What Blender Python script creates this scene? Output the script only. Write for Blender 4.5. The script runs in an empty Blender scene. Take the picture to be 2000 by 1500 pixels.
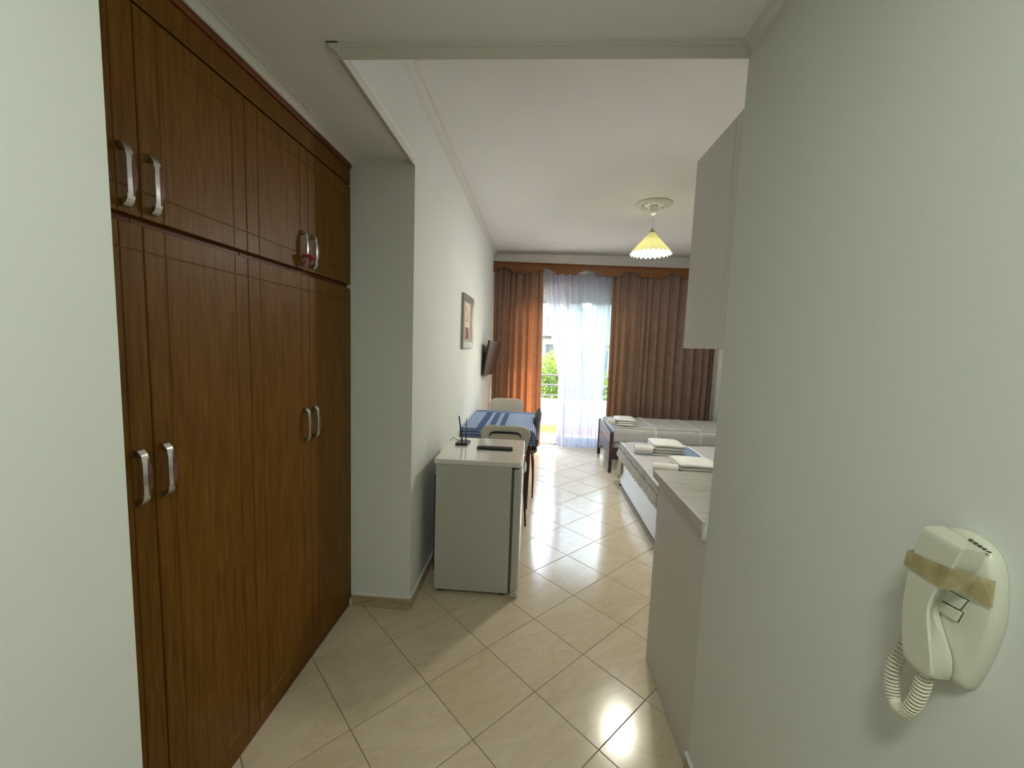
import bpy, bmesh, math, random
from math import sin, cos, pi, radians, sqrt
from mathutils import Vector, Matrix
random.seed(7)
SC = bpy.context.scene
COL = SC.collection

# ---------------------------------------------------------------- camera
cam_d = bpy.data.cameras.new('camera'); cam = bpy.data.objects.new('camera', cam_d); COL.objects.link(cam)
SC.camera = cam
cam_d.sensor_fit = 'HORIZONTAL'; cam_d.sensor_width = 36.0; cam_d.lens = 799.24 / 2000 * 36.0
cam_d.clip_start = 0.02; cam_d.clip_end = 300
YAW, PIT, ROL = .05717, .098617, -.036954
fw = Vector((-sin(YAW) * cos(PIT), cos(YAW) * cos(PIT), -sin(PIT)))
rt = Vector((cos(YAW), sin(YAW), 0)); dn = fw.cross(rt)
r2 = cos(ROL) * rt + sin(ROL) * dn; d2 = -sin(ROL) * rt + cos(ROL) * dn
M = Matrix((r2, -d2, -fw)).transposed().to_4x4()
M.translation = Vector((0, 0, 1.4903))
cam.matrix_world = M

# ---------------------------------------------------------------- world, sun, lamps, exposure
w = bpy.data.worlds.new('sky'); SC.world = w; w.use_nodes = True
wn = w.node_tree; bgn = wn.nodes['Background']
sky = wn.nodes.new('ShaderNodeTexSky'); sky.sky_type = 'NISHITA'; sky.sun_disc = False
sky.sun_elevation = radians(48); sky.sun_rotation = radians(40); sky.air_density = 1.4; sky.dust_density = 2.5
wn.links.new(sky.outputs[0], bgn.inputs[0]); bgn.inputs[1].default_value = 3.5
def light(name, typ, loc, energy, color, size=0.1, rot=None):
    d = bpy.data.lights.new(name, typ); d.energy = energy; d.color = color
    if typ == 'AREA': d.size = size
    elif typ == 'SUN': d.angle = size
    else: d.shadow_soft_size = size
    o = bpy.data.objects.new(name, d); COL.objects.link(o); o.location = loc
    if rot is not None: o.rotation_euler = rot
    return o
sun = light('sun', 'SUN', (4, 12, 9), 9.5, (1.0, .93, .84), 0.02)
sun.rotation_euler = Vector((-.62, -.62, -.66)).to_track_quat('-Z', 'Y').to_euler()
pd = light('pendant_bulb_light', 'POINT', (1.03, 4.02, 2.43), 40, (1.0, .975, .93), 0.085)
hd = light('hall_ceiling_light', 'AREA', (0.02, -0.30, 2.36), 9.0, (.92, 1.0, .91), 0.28, (0, 0, 0))
hd.data.shape = 'DISK'
# daylight sampling through the balcony door (a portal only guides sampling, it gives off nothing)
po = light('door_portal', 'AREA', (.375, 6.25, 1.17), 1, (1, 1, 1), 1.65, (radians(-90), 0, 0))
po.data.shape = 'RECTANGLE'; po.data.size_y = 2.35; po.data.cycles.is_portal = True
vs = SC.view_settings
vs.view_transform = 'Standard'; vs.look = 'None'; vs.gamma = 1.0; vs.use_curve_mapping = False
vs.exposure = 0.72

# ---------------------------------------------------------------- materials
def mat(name, col, rough=.5, metal=0, **k):
    m = bpy.data.materials.new(name); m.use_nodes = True
    b = m.node_tree.nodes['Principled BSDF']
    b.inputs['Base Color'].default_value = (*col, 1); b.inputs['Roughness'].default_value = rough
    b.inputs['Metallic'].default_value = metal
    for a, v in k.items(): b.inputs[a.replace('_', ' ')].default_value = v
    return m
def N(m, t, **k):
    n = m.node_tree.nodes.new(t)
    for a, v in k.items():
        if a in n.inputs: n.inputs[a].default_value = v
        else: setattr(n, a, v)
    return n
def LK(m, a, b): m.node_tree.links.new(a, b)
def P(m): return m.node_tree.nodes['Principled BSDF']
def coord(m, kind='Object', scale=(1, 1, 1), rot=(0, 0, 0)):
    tc = N(m, 'ShaderNodeTexCoord'); mp = N(m, 'ShaderNodeMapping')
    mp.inputs['Scale'].default_value = scale; mp.inputs['Rotation'].default_value = rot
    LK(m, tc.outputs[kind], mp.inputs[0]); return mp.outputs[0]
def pos(m, scale=(1, 1, 1), rot=(0, 0, 0)):
    g = N(m, 'ShaderNodeNewGeometry'); mp = N(m, 'ShaderNodeMapping')
    mp.inputs['Scale'].default_value = scale; mp.inputs['Rotation'].default_value = rot
    LK(m, g.outputs['Position'], mp.inputs[0]); return mp.outputs[0]
def ramp(m, fac, stops, interp='LINEAR'):
    r = N(m, 'ShaderNodeValToRGB'); e = r.color_ramp; e.interpolation = interp
    while len(e.elements) < len(stops): e.elements.new(.5)
    for i, (p, c) in enumerate(stops):
        e.elements[i].position = p; e.elements[i].color = (*c, 1) if len(c) == 3 else c
    LK(m, fac, r.inputs[0]); return r.outputs[0]
def noise(m, vec, scale, detail=4, rough=.5, dist=0):
    n = N(m, 'ShaderNodeTexNoise'); n.inputs['Scale'].default_value = scale
    n.inputs['Detail'].default_value = detail; n.inputs['Roughness'].default_value = rough
    n.inputs['Distortion'].default_value = dist
    if vec is not None: LK(m, vec, n.inputs['Vector'])
    return n.outputs['Fac']
def bump(m, fac, strength, dist=.01):
    b = N(m, 'ShaderNodeBump'); b.inputs['Strength'].default_value = strength; b.inputs['Distance'].default_value = dist
    LK(m, fac, b.inputs['Height']); LK(m, b.outputs[0], P(m).inputs['Normal'])
def mixc(m, fac, a, b, mode='MIX'):
    n = N(m, 'ShaderNodeMix', data_type='RGBA', blend_type=mode)
    for s, v in ((0, fac), (6, a), (7, b)):
        if hasattr(v, 'is_linked'): LK(m, v, n.inputs[s])
        else: n.inputs[s].default_value = v if s == 0 else (*v, 1)
    return n.outputs[2]
def math_n(m, op, a, b=0.0):
    n = N(m, 'ShaderNodeMath', operation=op)
    for i, v in enumerate((a, b)):
        if hasattr(v, 'is_linked'): LK(m, v, n.inputs[i])
        else: n.inputs[i].default_value = v
    return n.outputs[0]

def paint(name, col, rough=.75, bs=.12):
    m = mat(name, col, rough)
    c = noise(m, pos(m), 1.3, 3)
    LK(m, ramp(m, c, [(.3, tuple(x * .965 for x in col)), (.7, tuple(min(1, x * 1.02) for x in col))]), P(m).inputs['Base Color'])
    bump(m, noise(m, pos(m), 90, 3), bs, .003)
    return m
M_WALL = paint('wall_paint', (.74, .755, .70))
M_CEIL = paint('ceiling_paint', (.88, .87, .85), .85, .08)
M_CORN = paint('cornice_paint', (.70, .68, .62), .6, .03)

def wood(name, c1, c2, c3, scale=(26, 26, 1.6), rough=.45, coat=.03, coordk='pos'):
    m = mat(name, c2, rough, Coat_Weight=coat, Coat_Roughness=.25, Specular_IOR_Level=.13)
    v = pos(m, scale)
    a = noise(m, v, 3.0, 8, .62, .6)
    f = noise(m, pos(m, (scale[0] * 5, scale[1] * 5, scale[2] * 3)), 3.0, 3, .6)
    big = noise(m, pos(m, (scale[0] * .25, scale[1] * .25, scale[2] * .5)), 1.5, 3, .5, 1.5)
    c = ramp(m, a, [(.3, c1), (.5, c2), (.72, c3)])
    c = mixc(m, math_n(m, 'MULTIPLY', ramp(m, f, [(.4, (0, 0, 0)), (.75, (1, 1, 1))]), .35), c, c1)
    c = mixc(m, math_n(m, 'MULTIPLY', big, .35), c, c1)
    LK(m, c, P(m).inputs['Base Color'])
    bump(m, f, .12, .002)
    return m
M_OAK = wood('oak_foil', (.095, .036, .0018), (.165, .070, .006), (.23, .105, .012))
M_OAKR = wood('oak_red_trim', (.10, .03, .008), (.17, .055, .014), (.22, .08, .02), (1.6, 1.6, 26))
M_PELM = wood('pelmet_wood', (.10, .036, .011), (.165, .064, .019), (.22, .095, .03), (1.6, 26, 26), .4, .3)
M_WENGE = wood('bed_dark_wood', (.035, .018, .015), (.07, .038, .032), (.11, .065, .055), (26, 1.6, 26), .32, .4)
M_TLEG = wood('table_leg_wood', (.06, .018, .010), (.12, .038, .022), (.16, .055, .03), (20, 20, 2), .4, .2)

# floor tiles
M_TILE = mat('floor_tile', (.62, .52, .36), .16, Coat_Weight=.0)
v = pos(M_TILE, (1, 1, 1), (0, 0, radians(-38)))
oi = N(M_TILE, 'ShaderNodeObjectInfo')
vm = N(M_TILE, 'ShaderNodeVectorMath', operation='SCALE'); LK(M_TILE, v, vm.inputs[0]); vm.inputs['Scale'].default_value = 1
va = N(M_TILE, 'ShaderNodeVectorMath', operation='ADD'); LK(M_TILE, v, va.inputs[0])
cmb = N(M_TILE, 'ShaderNodeCombineXYZ')
LK(M_TILE, math_n(M_TILE, 'MULTIPLY', oi.outputs['Random'], 3.0), cmb.inputs[0])
LK(M_TILE, math_n(M_TILE, 'MULTIPLY', oi.outputs['Random'], 41.0), cmb.inputs[1]); LK(M_TILE, cmb.outputs[0], va.inputs[1])
vmul = N(M_TILE, 'ShaderNodeVectorMath', operation='MULTIPLY'); LK(M_TILE, va.outputs[0], vmul.inputs[0]); vmul.inputs[1].default_value = (1.5, 4.6, 1)
n1 = noise(M_TILE, vmul.outputs[0], 1.7, 6, .6, 1.1)
n2 = noise(M_TILE, vmul.outputs[0], .8, 4, .55, .6)
base = ramp(M_TILE, n2, [(.3, (.61, .51, .345)), (.55, (.665, .565, .405)), (.75, (.64, .52, .36))])
vein = ramp(M_TILE, math_n(M_TILE, 'ABSOLUTE', math_n(M_TILE, 'SUBTRACT', n1, .5)), [(.0, (1, 1, 1)), (.012, (.6, .6, .6)), (.07, (0, 0, 0))])
LK(M_TILE, mixc(M_TILE, math_n(M_TILE, 'MULTIPLY', vein, .26), base, (.42, .31, .185)), P(M_TILE).inputs['Base Color'])
gb = noise(M_TILE, pos(M_TILE), 260, 2)
gb2 = noise(M_TILE, pos(M_TILE), 5, 2)
bump(M_TILE, math_n(M_TILE, 'ADD', math_n(M_TILE, 'MULTIPLY', gb, .06), gb2), .045, .004)
M_GROUT = mat('grout', (.16, .10, .05), .8)
M_SKIRT = mat('skirting_tile', (.50, .40, .26), .25)
sn = noise(M_SKIRT, pos(M_SKIRT, (3, 3, 9)), 2.5, 5, .6, 1)
LK(M_SKIRT, ramp(M_SKIRT, sn, [(.3, (.36, .26, .14)), (.6, (.50, .39, .24))]), P(M_SKIRT).inputs['Base Color'])
M_WTRIM = mat('white_skirting_top', (.78, .77, .72), .5)

M_CHROME = mat('satin_chrome', (.62, .62, .60), .22, 1)
M_INLAY = mat('brown_inlay', (.13, .035, .018), .18, Coat_Weight=.5)
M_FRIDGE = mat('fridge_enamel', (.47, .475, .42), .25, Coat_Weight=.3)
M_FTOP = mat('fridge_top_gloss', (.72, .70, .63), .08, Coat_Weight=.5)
M_GASK = mat('grey_gasket', (.12, .115, .10), .7)
M_BLK = mat('black_plastic', (.012, .012, .014), .4)
M_TVS = mat('screen_glass', (.025, .016, .014), .42, Specular_IOR_Level=.3)
M_WPL = mat('white_plastic', (.72, .71, .62), .35)
M_INT = mat('aged_white_plastic', (.64, .64, .52), .36)
M_CORD = mat('cream_cord', (.74, .70, .56), .45)
M_LAM = mat('white_laminate', (.66, .64, .59), .42)
bump(M_LAM, noise(M_LAM, pos(M_LAM, (60, 60, 8)), 4, 3), .05, .002)
M_LAMB = mat('bed_white_laminate', (.78, .76, .76), .35)
M_ALU = mat('white_aluminium', (.82, .82, .82), .35)
M_SHUT = mat('grey_shutter', (.62, .62, .64), .5)
M_MARB = mat('worktop_marble', (.66, .64, .56), .28)
mv = noise(M_MARB, pos(M_MARB, (.8, 7, 1)), 1.6, 5, .5, .9)
LK(M_MARB, mixc(M_MARB, ramp(M_MARB, math_n(M_MARB, 'ABSOLUTE', math_n(M_MARB, 'SUBTRACT', mv, .5)), [(0, (.5, .5, .5)), (.02, (.12, .12, .12)), (.06, (0, 0, 0))]), (.66, .65, .57), (.33, .31, .26)), P(M_MARB).inputs['Base Color'])
M_CHAIR = mat('greige_plastic', (.50, .47, .39), .42)
M_CHEDGE = mat('pale_plastic_edge', (.68, .64, .52), .4)
M_LEATH = mat('charcoal_leather', (.07, .075, .08), .38)
M_DMET = mat('dark_metal', (.035, .028, .025), .35, .6)
M_OUT = mat('outlet_plastic', (.62, .61, .57), .4)
M_RED = mat('red_ribbon', (.30, .012, .012), .6)

def tape_mat():
    m = mat('yellowed_tape', (.56, .47, .22), .3, Alpha=.55)
    n = noise(m, pos(m, (1, 1, 1)), 70, 4)
    LK(m, ramp(m, n, [(.3, (.46, .37, .16)), (.7, (.64, .55, .30))]), P(m).inputs['Base Color'])
    bump(m, noise(m, pos(m, (60, 20, 60)), 3, 3), .5, .001)
    return m
M_TAPE = tape_mat()

def cloth(name, c, cdark, scale=220, trans=None, tmix=.35, strength=.25):
    m = mat(name, c, .92, Specular_IOR_Level=.15)
    n = noise(m, pos(m, (1, 1, 1)), 9, 4, .6)
    LK(m, ramp(m, n, [(.3, cdark), (.7, c)]), P(m).inputs['Base Color'])
    bump(m, noise(m, pos(m), scale, 2), strength, .002)
    if trans:
        out = [x for x in m.node_tree.nodes if x.type == 'OUTPUT_MATERIAL'][0]
        tr = N(m, 'ShaderNodeBsdfTranslucent'); tr.inputs['Color'].default_value = (*trans, 1)
        mx = N(m, 'ShaderNodeMixShader'); mx.inputs[0].default_value = tmix
        LK(m, P(m).outputs[0], mx.inputs[1]); LK(m, tr.outputs[0], mx.inputs[2]); LK(m, mx.outputs[0], out.inputs[0])
    return m
M_CURT = cloth('brown_curtain_cloth', (.205, .142, .108), (.165, .112, .083), 260, (.50, .16, .05), .11)
M_QUILT = cloth('grey_quilt', (.52, .50, .49), (.46, .445, .44), 60, None, 0, .5)
M_RUFF = cloth('pale_ruffle', (.68, .66, .63), (.58, .56, .54), 90, None, 0, .4)
M_BEDC = cloth('bedspread_grey', (.54, .53, .51), (.49, .48, .465), 120, None, 0, .4)
M_PIPE = cloth('white_piping', (.76, .76, .75), (.7, .7, .69), 120)
M_BLUE = cloth('blue_band_cloth', (.22, .31, .43), (.19, .27, .39), 120)
M_TOWEL = cloth('white_terry', (.80, .79, .71), (.72, .71, .64), 420, None, 0, .9)
M_PILL = cloth('white_pillowcase', (.80, .79, .76), (.74, .73, .70), 120)
M_SHEET = cloth('cream_sheet', (.70, .64, .56), (.62, .56, .48), 120)

M_SHEER = bpy.data.materials.new('sheer_voile'); M_SHEER.use_nodes = True
nt = M_SHEER.node_tree; nt.nodes.clear()
o_ = nt.nodes.new('ShaderNodeOutputMaterial'); tp = nt.nodes.new('ShaderNodeBsdfTransparent'); tp.inputs[0].default_value = (.97, .97, 1, 1)
df = nt.nodes.new('ShaderNodeBsdfDiffuse'); df.inputs[0].default_value = (.80, .80, .88, 1)
tl = nt.nodes.new('ShaderNodeBsdfTranslucent'); tl.inputs[0].default_value = (.46, .48, .60, 1)
m1 = nt.nodes.new('ShaderNodeMixShader'); m1.inputs[0].default_value = .7
m2 = nt.nodes.new('ShaderNodeMixShader')
lw = nt.nodes.new('ShaderNodeLayerWeight'); lw.inputs[0].default_value = .5
mr = nt.nodes.new('ShaderNodeMapRange'); mr.inputs['From Min'].default_value = 0; mr.inputs['From Max'].default_value = .75
mr.inputs['To Min'].default_value = .64; mr.inputs['To Max'].default_value = .93
nt.links.new(lw.outputs['Facing'], mr.inputs[0]); nt.links.new(mr.outputs[0], m2.inputs[0])
nt.links.new(df.outputs[0], m1.inputs[1]); nt.links.new(tl.outputs[0], m1.inputs[2])
nt.links.new(tp.outputs[0], m2.inputs[1]); nt.links.new(m1.outputs[0], m2.inputs[2]); nt.links.new(m2.outputs[0], o_.inputs[0])

M_GLASS = bpy.data.materials.new('door_glass'); M_GLASS.use_nodes = True
nt = M_GLASS.node_tree; nt.nodes.clear()
o_ = nt.nodes.new('ShaderNodeOutputMaterial'); tp = nt.nodes.new('ShaderNodeBsdfTransparent'); tp.inputs[0].default_value = (.93, .96, .95, 1)
gl = nt.nodes.new('ShaderNodeBsdfGlossy'); gl.inputs['Roughness'].default_value = .02
fr = nt.nodes.new('ShaderNodeFresnel'); mx = nt.nodes.new('ShaderNodeMixShader')
nt.links.new(fr.outputs[0], mx.inputs[0]); nt.links.new(tp.outputs[0], mx.inputs[1]); nt.links.new(gl.outputs[0], mx.inputs[2]); nt.links.new(mx.outputs[0], o_.inputs[0])

M_SHADE = bpy.data.materials.new('pleated_shade'); M_SHADE.use_nodes = True
nt = M_SHADE.node_tree; nt.nodes.clear()
o_ = nt.nodes.new('ShaderNodeOutputMaterial'); df = nt.nodes.new('ShaderNodeBsdfDiffuse'); df.inputs[0].default_value = (.80, .77, .42, 1)
tl = nt.nodes.new('ShaderNodeBsdfTranslucent'); tl.inputs[0].default_value = (.95, .90, .34, 1)
mx = nt.nodes.new('ShaderNodeMixShader'); mx.inputs[0].default_value = .015
nt.links.new(df.outputs[0], mx.inputs[1]); nt.links.new(tl.outputs[0], mx.inputs[2]); nt.links.new(mx.outputs[0], o_.inputs[0])
M_BULB = mat('lit_bulb', (1, 1, .9), .4, Emission_Strength=6.0); P(M_BULB).inputs['Emission Color'].default_value = (1, .97, .8, 1)

def table_cloth_mat():
    m = mat('blue_striped_cloth', (.1, .2, .5), .9, Specular_IOR_Level=.15)
    tc = N(m, 'ShaderNodeUVMap'); sp = N(m, 'ShaderNodeSeparateXYZ'); LK(m, tc.outputs[0], sp.inputs[0])
    u, vv = sp.outputs[0], sp.outputs[1]           # metres across and along
    def stripes(c, period, duty):
        f = math_n(m, 'FRACT', math_n(m, 'DIVIDE', c, period)); return math_n(m, 'LESS_THAN', f, duty)
    fine = stripes(u, .0165, .54); thin = stripes(u, .0105, .30)
    un = math_n(m, 'DIVIDE', u, 1.0)
    K, W = (0, 0, 0), (1, 1, 1)
    band = ramp(m, un, [(.0, W), (.13, K), (.19, W), (.225, K), (.285, W), (.32, K), (.37, W), (.90, K)], 'CONSTANT')
    navy, lite = (.055, .095, .19), (.45, .54, .70)
    col = mixc(m, math_n(m, 'MULTIPLY', fine, band), navy, lite)
    # darker crosswise plaid at the two ends
    endm = ramp(m, vv, [(0, W), (.125, K), (.98, W)], 'CONSTANT')
    weft = stripes(vv, .026, .35)
    plaid = mixc(m, math_n(m, 'MULTIPLY', weft, .55), mixc(m, math_n(m, 'MULTIPLY', fine, .45), (.02, .035, .12), (.25, .33, .5)), (.38, .44, .60))
    col = mixc(m, endm, col, plaid)
    LK(m, col, P(m).inputs['Base Color'])
    bump(m, noise(m, pos(m), 300, 2), .3, .002)
    return m
M_TCL = table_cloth_mat()

# ---------------------------------------------------------------- mesh helpers
LOC = {}
class MB:
    def __init__(s): s.v = []; s.f = []; s.uv = None
    def add(s, vs, fs):
        n = len(s.v); s.v += [tuple(p) for p in vs]; s.f += [tuple(i + n for i in f) for f in fs]; return s
    def box(s, x0, x1, y0, y1, z0, z1):
        return s.add([(x0, y0, z0), (x1, y0, z0), (x1, y1, z0), (x0, y1, z0), (x0, y0, z1), (x1, y0, z1), (x1, y1, z1), (x0, y1, z1)],
                     [(0, 3, 2, 1), (4, 5, 6, 7), (0, 1, 5, 4), (1, 2, 6, 5), (2, 3, 7, 6), (3, 0, 4, 7)])
    def obox(s, c, size, R):
        c = Vector(c); hx, hy, hz = (a / 2 for a in size); vs = []
        for z in (-hz, hz):
            for x, y in ((-hx, -hy), (hx, -hy), (hx, hy), (-hx, hy)): vs.append(c + R @ Vector((x, y, z)))
        return s.add(vs, [(0, 3, 2, 1), (4, 5, 6, 7), (0, 1, 5, 4), (1, 2, 6, 5), (2, 3, 7, 6), (3, 0, 4, 7)])
    def prism(s, poly, axis, a, b):
        def mk(p, t):
            return {0: (t, p[0], p[1]), 1: (p[0], t, p[1]), 2: (p[0], p[1], t)}[axis]
        n = len(poly); vs = [mk(p, a) for p in poly] + [mk(p, b) for p in poly]
        fs = [tuple(range(n)), tuple(range(2 * n - 1, n - 1, -1))] + [(i, i + n, (i + 1) % n + n, (i + 1) % n) for i in range(n)]
        return s.add(vs, fs)
    def loft(s, rings, caps=True, closed=True):
        n = len(rings[0]); vs = [p for r in rings for p in r]; fs = []
        for k in range(len(rings) - 1):
            for i in range(n if closed else n - 1):
                j = (i + 1) % n
                fs.append((k * n + i, k * n + j, (k + 1) * n + j, (k + 1) * n + i))
        if caps: fs += [tuple(range(n - 1, -1, -1)), tuple(range((len(rings) - 1) * n, len(rings) * n))]
        return s.add(vs, fs)
    def tube(s, path, r, n=8, caps=True):
        path = [Vector(p) for p in path]; rs = r if isinstance(r, (list, tuple)) else [r] * len(path)
        rings = []; t0 = (path[1] - path[0]).normalized()
        up = Vector((0, 0, 1)) if abs(t0.z) < .9 else Vector((1, 0, 0))
        x = t0.cross(up).normalized()
        for i, p in enumerate(path):
            t = (path[min(i + 1, len(path) - 1)] - path[max(i - 1, 0)]).normalized()
            x = (x - t * x.dot(t)).normalized(); y = t.cross(x)
            rings.append([p + (x * cos(2 * pi * k / n) + y * sin(2 * pi * k / n)) * rs[i] for k in range(n)])
        return s.loft(rings, caps)
    def lathe(s, prof, c, n=40):
        cx, cy = c
        rings = [[(cx + r * cos(2 * pi * k / n), cy + r * sin(2 * pi * k / n), z) for k in range(n)] for r, z in prof]
        return s.loft(rings, True)
    def grid(s, fn, nu, nv, uv=False):
        vs = [fn(i / nu, j / nv) for j in range(nv + 1) for i in range(nu + 1)]
        fs = [(j * (nu + 1) + i, j * (nu + 1) + i + 1, (j + 1) * (nu + 1) + i + 1, (j + 1) * (nu + 1) + i) for j in range(nv) for i in range(nu)]
        return s.add(vs, fs)
    def build(s, name, m, parent=None, smooth=False, bevel=0, seg=2, subsurf=0, solid=0, normals=True):
        me = bpy.data.meshes.new(name)
        if parent is not None: off = LOC[parent]
        else:
            xs, ys, zs = zip(*s.v); off = Vector(((min(xs) + max(xs)) / 2, (min(ys) + max(ys)) / 2, min(zs)))
        me.from_pydata([tuple(Vector(p) - off) for p in s.v], [], s.f)
        if normals:
            bm = bmesh.new(); bm.from_mesh(me); bmesh.ops.recalc_face_normals(bm, faces=bm.faces); bm.to_mesh(me); bm.free()
        me.materials.append(m)
        if smooth:
            for p in me.polygons: p.use_smooth = True
        o = bpy.data.objects.new(name, me); COL.objects.link(o)
        if parent is None: o.location = off; LOC[o] = off
        else: o.parent = parent; LOC[o] = off
        if solid:
            md = o.modifiers.new('solid', 'SOLIDIFY'); md.thickness = solid; md.offset = 0
        if bevel:
            md = o.modifiers.new('bevel', 'BEVEL'); md.width = bevel; md.segments = seg; md.limit_method = 'ANGLE'; md.angle_limit = radians(40)
            if not smooth:
                for p in me.polygons: p.use_smooth = True
                wn_ = o.modifiers.new('wn', 'WEIGHTED_NORMAL')
        if subsurf:
            md = o.modifiers.new('sub', 'SUBSURF'); md.levels = subsurf; md.render_levels = subsurf
        return o
def tag(o, label=None, cat=None, group=None, kind=None):
    if label: o['label'] = label
    if cat: o['category'] = cat
    if group: o['group'] = group
    if kind: o['kind'] = kind
    return o
def empty(name, loc, label, cat, group=None, local=False):
    o = bpy.data.objects.new(name, None); COL.objects.link(o); o.location = loc
    o.empty_display_size = .1
    LOC[o] = Vector((0, 0, 0)) if local else Vector(loc)
    return tag(o, label, cat, group)
def struct(name, mb, m, parent=None, **k):
    o = mb.build(name, m, parent, **k)
    if parent is None: o['kind'] = 'structure'
    return o
def dup(root, loc, rotz, label, group=None):
    r = root.copy(); COL.objects.link(r); r.location = loc; r.rotation_euler = (0, 0, rotz); r['label'] = label
    if group: r['group'] = group
    for ch in list(root.children):
        c = ch.copy(); COL.objects.link(c); c.parent = r
        for g in list(ch.children):
            d = g.copy(); COL.objects.link(d); d.parent = c
    return r
def B(*a): return MB().box(*a)

# ---------------------------------------------------------------- room shell
XL, XR, XH, YN, YP, YB = -.645, 2.95, .59, -1.6, 2.106, 6.05
ZL, ZC = 2.385, 2.76
fl = struct('floor', B(-1.05, XR + .1, YN - .1, 6.25, -.12, -.0022), M_GROUT)
# tiles laid on the diagonal
S = .333; TH = .774107; OX, OY = -1.96465 * S, 5.58718 * S
ea = Vector((cos(TH), -sin(TH))) * S; eb = Vector((sin(TH), cos(TH))) * S
def clip(poly, f):
    out = []
    for i, p in enumerate(poly):
        q = poly[(i + 1) % len(poly)]; a, b = f(p), f(q)
        if a >= 0: out.append(p)
        if a * b < 0: out.append(p + (q - p) * (a / (a - b)))
    return out
def tile_mesh(poly, c):
    n = len(poly); me = bpy.data.meshes.new('tile'); g = .0012
    cc = sum(poly, Vector((0, 0))) / n
    def inset(d):
        r = []
        for i, p in enumerate(poly):
            a = (poly[i - 1] - p).normalized(); b = (poly[(i + 1) % n] - p).normalized()
            bis = a + b
            if bis.length < 1e-4: r.append(p); continue
            bis.normalize(); s_ = max(.3, abs(a.x * bis.y - a.y * bis.x)); r.append(p + bis * d / s_)
        return r
    lo, mi, hi = inset(g), inset(g), inset(g + .0016)
    vs = [(p.x - c.x, p.y - c.y, -.0022) for p in lo] + [(p.x - c.x, p.y - c.y, -.0009) for p in mi] + [(p.x - c.x, p.y - c.y, 0) for p in hi]
    fs = [tuple(range(2 * n, 3 * n))]
    for k in (0, 1):
        fs += [(k * n + i, k * n + (i + 1) % n, (k + 1) * n + (i + 1) % n, (k + 1) * n + i) for i in range(n)]
    me.from_pydata(vs, [], fs); me.materials.append(M_TILE); return me
full = None; ntile = 0
for a in range(-16, 18):
    for b in range(-16, 18):
        p0 = Vector((OX, OY)) + ea * a + eb * b; poly = [p0, p0 + ea, p0 + ea + eb, p0 + eb]
        c = p0 + (ea + eb) / 2
        if not (-1.25 < c.x < XR + .25 and -1.2 < c.y < YB + .25): continue
        if c.x < -.87 and c.y > 2.3 or c.x > .83 and c.y < 1.1 or c.x < -.87 and c.y < .35: continue
        if c.y < .15 : continue
        q = poly
        for f in (lambda p: p.x + 1.0, lambda p: XR - p.x, lambda p: YB - p.y):
            q = clip(q, f) if len(q) > 2 else []
        if len(q) < 3: continue
        area = abs(sum(q[i].x * q[(i + 1) % len(q)].y - q[(i + 1) % len(q)].x * q[i].y for i in range(len(q)))) / 2
        if area < .0006: continue
        q = [p for i, p in enumerate(q) if (p - q[i - 1]).length > 1e-4]
        if len(q) < 3: continue
        if area > S * S * .999:
            if full is None: full = tile_mesh(poly, c)
            me = full
        else: me = tile_mesh(q, c)
        o = bpy.data.objects.new('tile', me); COL.objects.link(o); o.parent = fl
        o.location = Vector((c.x, c.y, 0)) - LOC[fl]; ntile += 1
print('tiles', ntile)

T = .14
struct('wall_left', B(XL - T, XL, YP + .25, YB + .25, 0, ZC).box(XL - T, XL, 1.34, YP + .25, ZL + .02, ZC), M_WALL)
struct('wall_pillar', B(-1.7, XL, YP, YP + .25, 0, ZL + .02), M_WALL)
struct('wall_niche', B(-1.7, -1.58, .45, YP, 0, ZL), M_WALL)
struct('wall_hall_left', B(-1.7, XL, YN, .597, 0, ZL), M_WALL)
struct('wall_hall_right', B(XH, XH + .12, YN, 1.34, 0, ZL), M_WALL)
struct('wall_kitchen', B(XH + .12, XR + T, 1.2, 1.34, 0, ZC), M_WALL)
struct('wall_right', B(XR, XR + T, 1.34, YB + .25, 0, ZC), M_WALL)
struct('wall_near', B(-1.7, XR, YN - .12, YN, 0, ZL), M_WALL)
DX0, DX1, DZ = -.20, 1.22, 2.33
struct('wall_far', B(XL - T, DX0, YB, YB + .2, -.1, ZC).box(DX1, XR + T, YB, YB + .2, -.1, ZC).box(DX0, DX1, YB, YB + .2, DZ, ZC), M_WALL)
struct('ceiling_low', B(-1.7, XH + .12, YN - .12, 1.34, ZL, ZL + .1).box(-1.7, XL - .0005, 1.34, YP + .25, ZL, ZL + .1).box(XL, XH + .12, 1.24, 1.34, ZL + .1, ZC), M_CEIL)
struct('ceiling', B(XL - T, XR + T, 1.2, YB + .25, ZC, ZC + .12), M_CEIL)
# cornices : stepped profile swept along a wall; prof = [(out from wall, down from ceiling)]
def sweep(prof, axis, a, b, wall, sgn, zc):
    poly = [(wall + sgn * o, zc - d) for o, d in prof]
    return MB().prism(poly, 1 if axis == 'y' else 0, a, b)
PC = [(0, 0), (.085, 0), (.085, .008), (.078, .014), (.07, .014), (.066, .022), (.05, .036), (.036, .056), (.028, .074), (.02, .080), (.02, .09), (.012, .098), (.012, .112), (.004, .118), (0, .118)]
PS = [(0, -.01), (.034, -.01), (.034, .004), (.030, .007), (.026, .007), (.023, .011), (.015, .019), (.010, .024), (.010, .027), (.004, .029), (0, .029)]
struct('trim_1', sweep([(a * .46, b * .5) for a, b in PC], 'y', 1.34, YB, XL, 1, ZC), M_CORN)
struct('trim_2', sweep(PC, 'x', XL, XR, YB, -1, ZC), M_CORN)
struct('trim_3', sweep(PS, 'y', .597, YP, -.972, 1, ZL), M_CORN)
struct('trim_4', sweep(PS, 'y', YN, 1.31, XH, -1, ZL), M_CORN)
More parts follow.
